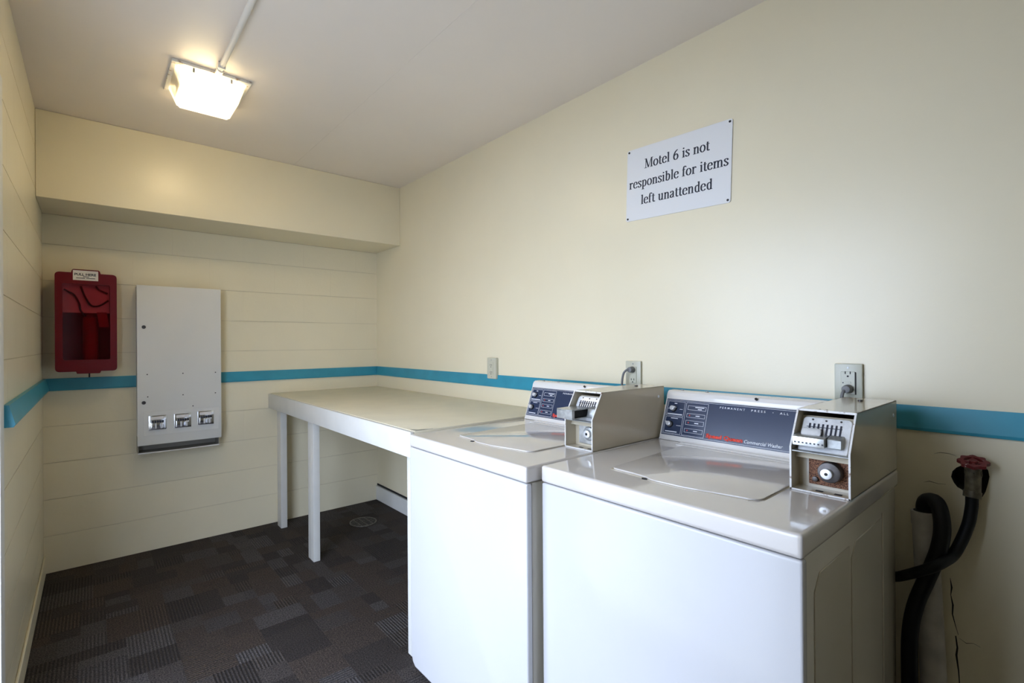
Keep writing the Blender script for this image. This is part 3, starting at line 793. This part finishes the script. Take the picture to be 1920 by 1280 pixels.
outlet(-1.502, -1.424, 1.040, 1.158, 0.020, 'plate', 'ivory wall outlet above the folding table with nothing plugged in', (1.118, 1.078))
outlet(-2.422, -2.349, 1.047, 1.163, 0.012, 'plate', 'ivory wall outlet with a grey plug and looping cord', (1.086,))
outlet(-3.168, -3.098, 1.058, 1.173, 0.012, 'plate_steel', 'framed safety wall outlet with a grey plug in its lower socket', (1.146,), True, 'plate_steel')
def plug(y, z, x0, label, path):
    o = thing('power_cord', (x0, y, z), label, 'power cord', 'washer power cords')
    MB().cyl((x0, y, z), (x0 - 0.026, y, z), 0.0135, 0.011, 20, 0.003).build('plug', 'grey_plug', o)
    MB().tube(path, 0.0045, 10).build('cord', 'grey_plug', o)
plug(-2.386, 1.127, -0.0150, 'grey power cord looping out of the upper socket behind the washer', [(-0.036, -2.384, 1.128), (-0.044, -2.374, 1.124), (-0.046, -2.362, 1.108), (-0.046, -2.355, 1.07), (-0.045, -2.352, 1.0), (-0.04, -2.35, 0.8), (-0.04, -2.35, 0.5)])
plug(-3.134, 1.098, -0.0150, 'grey power cord dropping straight down from the safety outlet', [(-0.034, -3.132, 1.096), (-0.044, -3.128, 1.088), (-0.047, -3.126, 1.06), (-0.047, -3.126, 0.95), (-0.045, -3.126, 0.5)])

# ------------------------------------------------------------------ ceiling lamp and conduit
LX, LY = -1.369, -1.142
lp = thing('ceiling_lamp', (LX, LY, H), 'square ceiling lamp with a glowing ribbed drop lens and rust-edged pan', 'lamp')
MB().box(LX - 0.148, LX + 0.148, LY - 0.144, LY + 0.144, H - 0.012, H - 0.0005, 0.002, 1).build('pan', 'pan', lp)
t = bmesh.new()
top = [(-0.132, -0.128), (0.132, -0.128), (0.132, 0.128), (-0.132, 0.128)]; bot = [(-0.102, -0.094), (0.102, -0.094), (0.102, 0.094), (-0.102, 0.094)]
a = [t.verts.new((LX + x, LY + y, H - 0.0125)) for x, y in top]; c = [t.verts.new((LX + x, LY + y, 2.292)) for x, y in bot]
for k in range(4): t.faces.new((a[k], a[(k + 1) % 4], c[(k + 1) % 4], c[k]))
t.faces.new(c)
bmesh.ops.bevel(t, geom=[e for e in t.edges if not e.is_boundary], offset=0.008, segments=3, affect='EDGES')
ln = MB(); ln._merge(t); ln.build('lens', 'lens', lp)
for dy in (-0.045, 0.045):
    MB().tube([(LX - 0.095, LY + dy, H - 0.045), (LX + 0.095, LY + dy, H - 0.045)], 0.016, 14, 1).build('lamp_tube', 'tube', lp)
for s_ in (-1, 1):
    MB().box(LX + s_ * 0.104 - 0.006, LX + s_ * 0.104 + 0.006, LY - 0.07, LY + 0.07, H - 0.065, H - 0.0125, 0.002, 1).build('socket_bar', 'white_trim', lp)
for dx in (-0.07, 0.07):
    MB().box(LX + dx - 0.004, LX + dx + 0.004, LY - 0.1345, LY - 0.128, H - 0.030, H - 0.013, 0.001, 1).build('lens_clip', 'dull_steel', lp)
cdn = thing('electrical_conduit', (-1.352, -2.2, H), 'cream painted conduit running along the ceiling to the lamp', 'conduit')
MB().tube([(-1.352, -6.98, H - 0.0125), (-1.352, -1.315, H - 0.0125)], 0.0105, 16, 1).build('pipe', 'conduit', cdn)
MB().tube([(-1.352, -1.335, H - 0.0125), (-1.352, -1.287, H - 0.0125)], 0.0135, 16, 1).build('connector', 'conduit', cdn)
for yy in (-1.365, -2.9, -4.1):
    MB().box(-1.368, -1.339, yy - 0.008, yy + 0.008, H - 0.0250, H - 0.0005, 0.003, 1).build('strap', 'conduit', cdn)

# ------------------------------------------------------------------ vending dispenser on the back wall
DX0, DX1, DZ0, DZ1, DYF = -1.568, -1.135, 0.657, 1.592, -0.12
ds = thing('vending_dispenser', ((DX0 + DX1) / 2, 0, DZ0), 'white metal wall dispenser with three chrome coin mechanisms and open tray', 'dispenser')
MB().box(DX0 + 0.002, DX1 - 0.002, DYF + 0.006, -0.0005, DZ0 + 0.045, DZ1 - 0.001, 0.003).build('body', 'disp', ds)
dr = MB().box(DX0, DX1, DYF, DYF + 0.0055, DZ0, DZ1, 0.002).build('door', 'disp', ds)
tr = MB()
tr.box(DX0 + 0.003, DX0 + 0.006, DYF + 0.006, -0.0005, 0.612, DZ0 + 0.045)
tr.box(DX1 - 0.016, DX1 - 0.013, DYF + 0.006, -0.0005, 0.612, DZ0 + 0.045)
tr.box(DX0 + 0.003, DX1 - 0.013, -0.004, -0.0005, 0.612, DZ0 + 0.045)
tr.box(DX0 + 0.003, DX1 - 0.013, DYF + 0.004, -0.0005, 0.609, 0.612)
tr = tr.build('tray', 'disp_dark', ds)
lipn = 12
t = MB(); prev = None
pts = []
for k in range(lipn + 1):
    x = DX0 + 0.003 + (DX1 - 0.013 - DX0 - 0.003) * k / lipn
    pts.append((x, 0.6165 - 0.003 * math.sin(math.pi * k / lipn)))
t.prism(pts + [(DX1 - 0.013, 0.6085), (DX0 + 0.003, 0.6085)], lambda a, b, tt: (a, tt, b), DYF + 0.001, DYF + 0.004)
t.build('tray_lip', 'disp', tr)
MB().box(-1.540, -1.150, DYF - 0.0012, DYF + 0.0002, 0.712, 0.850, 0.0006, 1).build('coin_plate', 'disp', ds)
for xc, zc in ((-1.4715, 0.786), (-1.3445, 0.785), (-1.2220, 0.790)):
    cmx = MB().box(xc - 0.044, xc + 0.044, DYF - 0.007, DYF - 0.001, zc - 0.042, zc + 0.042, 0.0025).build('coin_mechanism', 'chrome', ds)
    MB().box(xc - 0.036, xc + 0.030, DYF - 0.020, DYF - 0.0068, zc - 0.036, zc + 0.002, 0.003).build('push_slide', 'chrome', cmx)
    for k in range(5):
        MB().box(xc - 0.028 + k * 0.0125, xc - 0.020 + k * 0.0125, DYF - 0.0225, DYF - 0.0065, zc + 0.000, zc + 0.013, 0.001, 1).build('coin_slot', 'print_black', cmx)
    for k, dx in enumerate((-0.010, 0.018)):
        MB().box(xc + dx - 0.005, xc + dx + 0.005, DYF - 0.0235, DYF - 0.0195, zc - 0.033, zc - 0.002, 0.001, 1).build('slide_glint', 'lock_face', cmx)  # bright bars put in as the white highlights on the slide
    MB().box(xc - 0.034, xc + 0.030, DYF - 0.0078, DYF - 0.0068, zc + 0.018, zc + 0.036).build('price_card', 'card', cmx)
for xx, zz in ((-1.535, 1.348), (-1.537, 0.907)):
    MB().cyl((xx, DYF, zz), (xx, DYF - 0.004, zz), 0.0105, 0.0095, 20, 0.001).build('lock', 'lock_ring', ds)
for xx, zz in ((-1.52, 1.071), (-1.342, 1.070), (-1.167, 1.069), (-1.518, 0.94), (-1.342, 0.94), (-1.168, 0.94), (-1.29, 0.868)):
    MB().cyl((xx, DYF, zz), (xx, DYF - 0.0015, zz), 0.0035, n=12).build('rivet', 'lock_ring', ds)

# ------------------------------------------------------------------ red extinguisher cover
EX0, EX1, EZ0, EZ1, EY = -1.921, -1.660, 1.102, 1.636, -0.15
fc = thing('extinguisher_cover', ((EX0 + EX1) / 2, 0, EZ0), 'dark red plastic fire extinguisher cover with a see-through window', 'extinguisher cover')
xz = lambda a, b, tt: (a, tt, b)
out = rrect(EX0, EX1, EZ0, EZ1, 0.016); inn = rrect(EX0 + 0.005, EX1 - 0.005, EZ0 + 0.005, EZ1 - 0.005, 0.012)
MB().ring(out, inn, xz, EY + 0.010, -0.0005).build('shell', 'red_cover', fc)
MB().prism(inn, xz, -0.006, -0.0008).build('back_tray', 'red_cover', fc)
out = rrect(EX0, EX1, EZ0, EZ1, 0.020); win = rrect(-1.890, -1.690, 1.165, 1.575, 0.008)
fr = MB().ring(out, win, xz, EY, EY + 0.0098).build('front_frame', 'red_cover', fc)
MB().ring(rrect(-1.897, -1.683, 1.158, 1.582, 0.010), win, xz, EY - 0.0025, EY).build('window_bead', 'red_cover', fr)
MB().prism(rrect(-1.8895, -1.6905, 1.1655, 1.5745, 0.008), xz, EY + 0.004, EY + 0.007).build('window_pane', 'red_pane', fc)
MB().prism([(-1.856, EZ1 - 0.004), (-1.851, EZ1 + 0.014), (-1.847, EZ1 + 0.019), (-1.738, EZ1 + 0.019), (-1.734, EZ1 + 0.014), (-1.729, EZ1 - 0.004)], xz, EY, EY + 0.05, 0.002, 1).build('pull_tab', 'red_cover', fc)
MB().prism([(-1.838, EZ0 + 0.004), (-1.832, EZ0 - 0.012), (-1.735, EZ0 - 0.012), (-1.729, EZ0 + 0.004)], xz, EY, EY + 0.04, 0.002, 1).build('bottom_tab', 'red_cover', fc)
st = MB().box(-1.847, -1.741, EY - 0.0006, EY - 0.0001, 1.596, 1.649).build('sticker', 'card', fc)
PS = Matrix(((1, 0, 0, 0), (0, 0, -1, EY - 0.0006), (0, 1, 0, 0), (0, 0, 0, 1)))
t = MB(); fit_text(t, 'PULL HERE', -1.841, -1.750, 1.6215, 0.0125, PS, bold=0.03)
for a0, a1, b0 in ((-1.805, -1.780, 1.6140), (-1.834, -1.797, 1.6060), (-1.792, -1.754, 1.6060)):
    q = MB(); q.box(a0, a1, b0, b0 + 0.0035, 0, 0.0003); t._merge(q.bm, PS)
t.build('sticker_lettering', 'print_black', st, smooth=False)
t = MB()
q = MB(); q.ring(rrect(-1.822, -1.764, 1.130, 1.150, 0.009), rrect(-1.819, -1.767, 1.133, 1.147, 0.006), lambda a, b, tt: (a, b, tt), 0, 0.002); t._merge(q.bm, Matrix(((1, 0, 0, 0), (0, 0, -1, EY), (0, 1, 0, 0), (0, 0, 0, 1))))
t.build('embossed_mark', 'red_cover', fr)
MB().tube([(-1.781, EY + 0.03, EZ0 - 0.006), (-1.781, EY + 0.03, EZ0 - 0.034)], 0.0035, 8, 1).build('latch_pin', 'black', fc)
MB().box(-1.890, -1.692, -0.1300, -0.1290, 1.421, 1.590).build('liner_card', 'card', fc)
# the extinguisher inside
ex = thing('fire_extinguisher', (-1.775, -0.075, 1.110), 'red fire extinguisher inside the cover, seen dimly through its window', 'extinguisher')
MB().cyl((-1.775, -0.088, 1.1085), (-1.775, -0.088, 1.40), 0.034, 0.034, 32, 0.012).build('cylinder', 'ext_red', ex)
MB().cyl((-1.775, -0.088, 1.40), (-1.775, -0.088, 1.43), 0.028, 0.014, 24).build('neck', 'ext_red', ex)
MB().cyl((-1.775, -0.088, 1.43), (-1.775, -0.088, 1.47), 0.015, 0.015, 20).build('valve', 'black', ex)
MB().prism([(-1.760, 1.468), (-1.715, 1.488), (-1.712, 1.480), (-1.758, 1.455)], xz, -0.096, -0.080).build('handle', 'black', ex)
MB().tube([(-1.79, -0.09, 1.400), (-1.815, -0.1375, 1.43), (-1.822, -0.1375, 1.47), (-1.842, -0.1375, 1.515), (-1.865, -0.1375, 1.532), (-1.884, -0.1375, 1.545)], 0.0045, 10).build('hose', 'black', ex)
MB().prism([(-1.748, 1.425), (-1.705, 1.425), (-1.694, 1.345), (-1.738, 1.345)], xz, -0.1395, -0.1380).build('inspection_tag', 'ext_red', ex)
MB().tube([(-1.700, -0.1375, 1.530), (-1.735, -0.1375, 1.548), (-1.752, -0.1375, 1.569)], 0.0045, 8).tube([(-1.815, -0.1375, 1.565), (-1.800, -0.1375, 1.515), (-1.772, -0.1375, 1.462), (-1.735, -0.1375, 1.462), (-1.697, -0.1375, 1.492)], 0.0045, 8).build('pin_strap', 'black', ex)

# ------------------------------------------------------------------ floor drain
gd = thing('floor_drain', (-0.31, -0.40, 0), 'round metal drain grate set in the carpet under the table', 'drain')
t = MB()
cir = lambda r: [(-0.31 + r * math.cos(2 * math.pi * k / 32), -0.40 + r * math.sin(2 * math.pi * k / 32)) for k in range(32)]
t.ring(cir(0.092), cir(0.084), lambda a, b, tt: (a, b, tt), 0.0005, 0.005); t.build('rim', 'grate', gd)
MB().prism(cir(0.0845), lambda a, b, tt: (a, b, tt), 0.0004, 0.0012).build('sump', 'dark_hole', gd)
for k in range(-3, 4):
    yy = k * 0.023; hw = math.sqrt(0.084 ** 2 - yy ** 2)
    MB().box(-0.31 - hw, -0.31 + hw, -0.40 + yy - 0.0025, -0.40 + yy + 0.0025, 0.0012, 0.0045, 0.0008, 1).build('grate_bar', 'grate', gd)
for k in (-2, 0, 2):
    xx = k * 0.02; hw = math.sqrt(0.084 ** 2 - xx ** 2)
    MB().box(-0.31 + xx - 0.003, -0.31 + xx + 0.003, -0.40 - hw, -0.40 + hw, 0.0012, 0.0040, 0.0008, 1).build('grate_bar', 'grate', gd)

# ------------------------------------------------------------------ plumbing beside the washer
sp = thing('standpipe', (-0.070, -3.335, 0), 'dusty white plastic drain standpipe against the wall', 'pipe')
t = MB(); t.tube([(-0.066, -3.340, 0.0), (-0.042, -3.308, 0.785)], 0.027, 24, 1); t.build('pipe', 'pvc', sp)
t = MB(); t.tube([(-0.0422, -3.3082, 0.7785), (-0.0420, -3.3078, 0.7865)], 0.0225, 24, 1); t.build('pipe_bore', 'dark_hole', sp)
t = MB(); t.tube([(-0.0432, -3.3095, 0.7500), (-0.0420, -3.3079, 0.7840)], 0.0285, 24, 1); t.build('collar', 'pvc', sp)
dh = tag(MB().tube([(-0.044, -3.308, 0.768), (-0.043, -3.308, 0.800), (-0.050, -3.316, 0.818), (-0.066, -3.334, 0.822), (-0.084, -3.346, 0.800), (-0.094, -3.350, 0.755), (-0.098, -3.342, 0.70), (-0.100, -3.322, 0.63), (-0.105, -3.300, 0.555), (-0.110, -3.289, 0.48), (-0.11, -3.287, 0.38), (-0.10, -3.287, 0.22), (-0.095, -3.287, 0.10)], 0.0175, 16, 6).build('drain_hose', 'hose'),
    'thick black drain hose hooked over the top of the standpipe', 'hose')
vl = thing('water_valve', (-0.03, -3.400, 0.88), 'grimy brass water valve with a chipped red wheel handle in wall hole', 'valve')
ax = Vector((-0.34, -0.05, 0.94)).normalized()
b0 = Vector((-0.030, -3.400, 0.885))
MB().tube([(0.052, -3.398, 0.885), (-0.030, -3.400, 0.885)], 0.012, 14, 1).build('supply_nipple', 'brass', vl)
MB().tube([tuple(b0 - Vector((0.008, 0, 0.032))), tuple(b0 + ax * 0.036)], 0.0155, 16, 1).build('valve_body', 'brass', vl)
MB().cyl(b0 + ax * 0.018, b0 + ax * 0.032, 0.0185, 0.0185, 6).build('bonnet_nut', 'brass', vl)
t = bmesh.new()
n = 40
R0 = lambda a: 0.0275 * (1 + 0.10 * math.cos(8 * a))
wh = MB()
outr = [(R0(2 * math.pi * k / n) * math.cos(2 * math.pi * k / n), R0(2 * math.pi * k / n) * math.sin(2 * math.pi * k / n)) for k in range(n)]
inr = [(0.018 * math.cos(2 * math.pi * k / n), 0.018 * math.sin(2 * math.pi * k / n)) for k in range(n)]
q = MB(); q.ring(outr, inr, lambda a, b, tt: (a, b, tt), -0.004, 0.004)
for k in range(4): 
    c_, s_ = math.cos(k * math.pi / 2), math.sin(k * math.pi / 2)
    q.tube([(c_ * 0.006, s_ * 0.006, 0), (c_ * 0.020, s_ * 0.020, 0)], 0.0035, 8, 1)
q.cyl((0, 0, -0.008), (0, 0, 0.006), 0.009, 0.008, 14)
mq = ax.to_track_quat('Z', 'X').to_matrix().to_4x4(); mq.translation = b0 + ax * 0.052
wh._merge(q.bm, mq); wh.build('wheel_handle', 'valve_red', vl)
hb0 = b0 - Vector((0.008, 0, 0.030))
MB().cyl(hb0 + Vector((0, 0, 0.004)), hb0 + Vector((-0.003, 0.001, -0.012)), 0.0175, 0.0175, 10, 0.001).build('hose_nut', 'brass', vl)
t.free()
h0 = hb0 + Vector((-0.003, 0.001, -0.0115))
tag(MB().tube([tuple(h0), (-0.043, -3.398, 0.815), (-0.052, -3.391, 0.767), (-0.078, -3.371, 0.704), (-0.118, -3.354, 0.686), (-0.139, -3.337, 0.673), (-0.132, -3.309, 0.650), (-0.100, -3.281, 0.6226), (-0.075, -3.252, 0.5985), (-0.064, -3.225, 0.590), (-0.06, -3.19, 0.588)], 0.0125, 14, 6).build('fill_hose', 'hose'),
    'thin black fill hose curving from the red-handled valve behind the washer', 'hose')
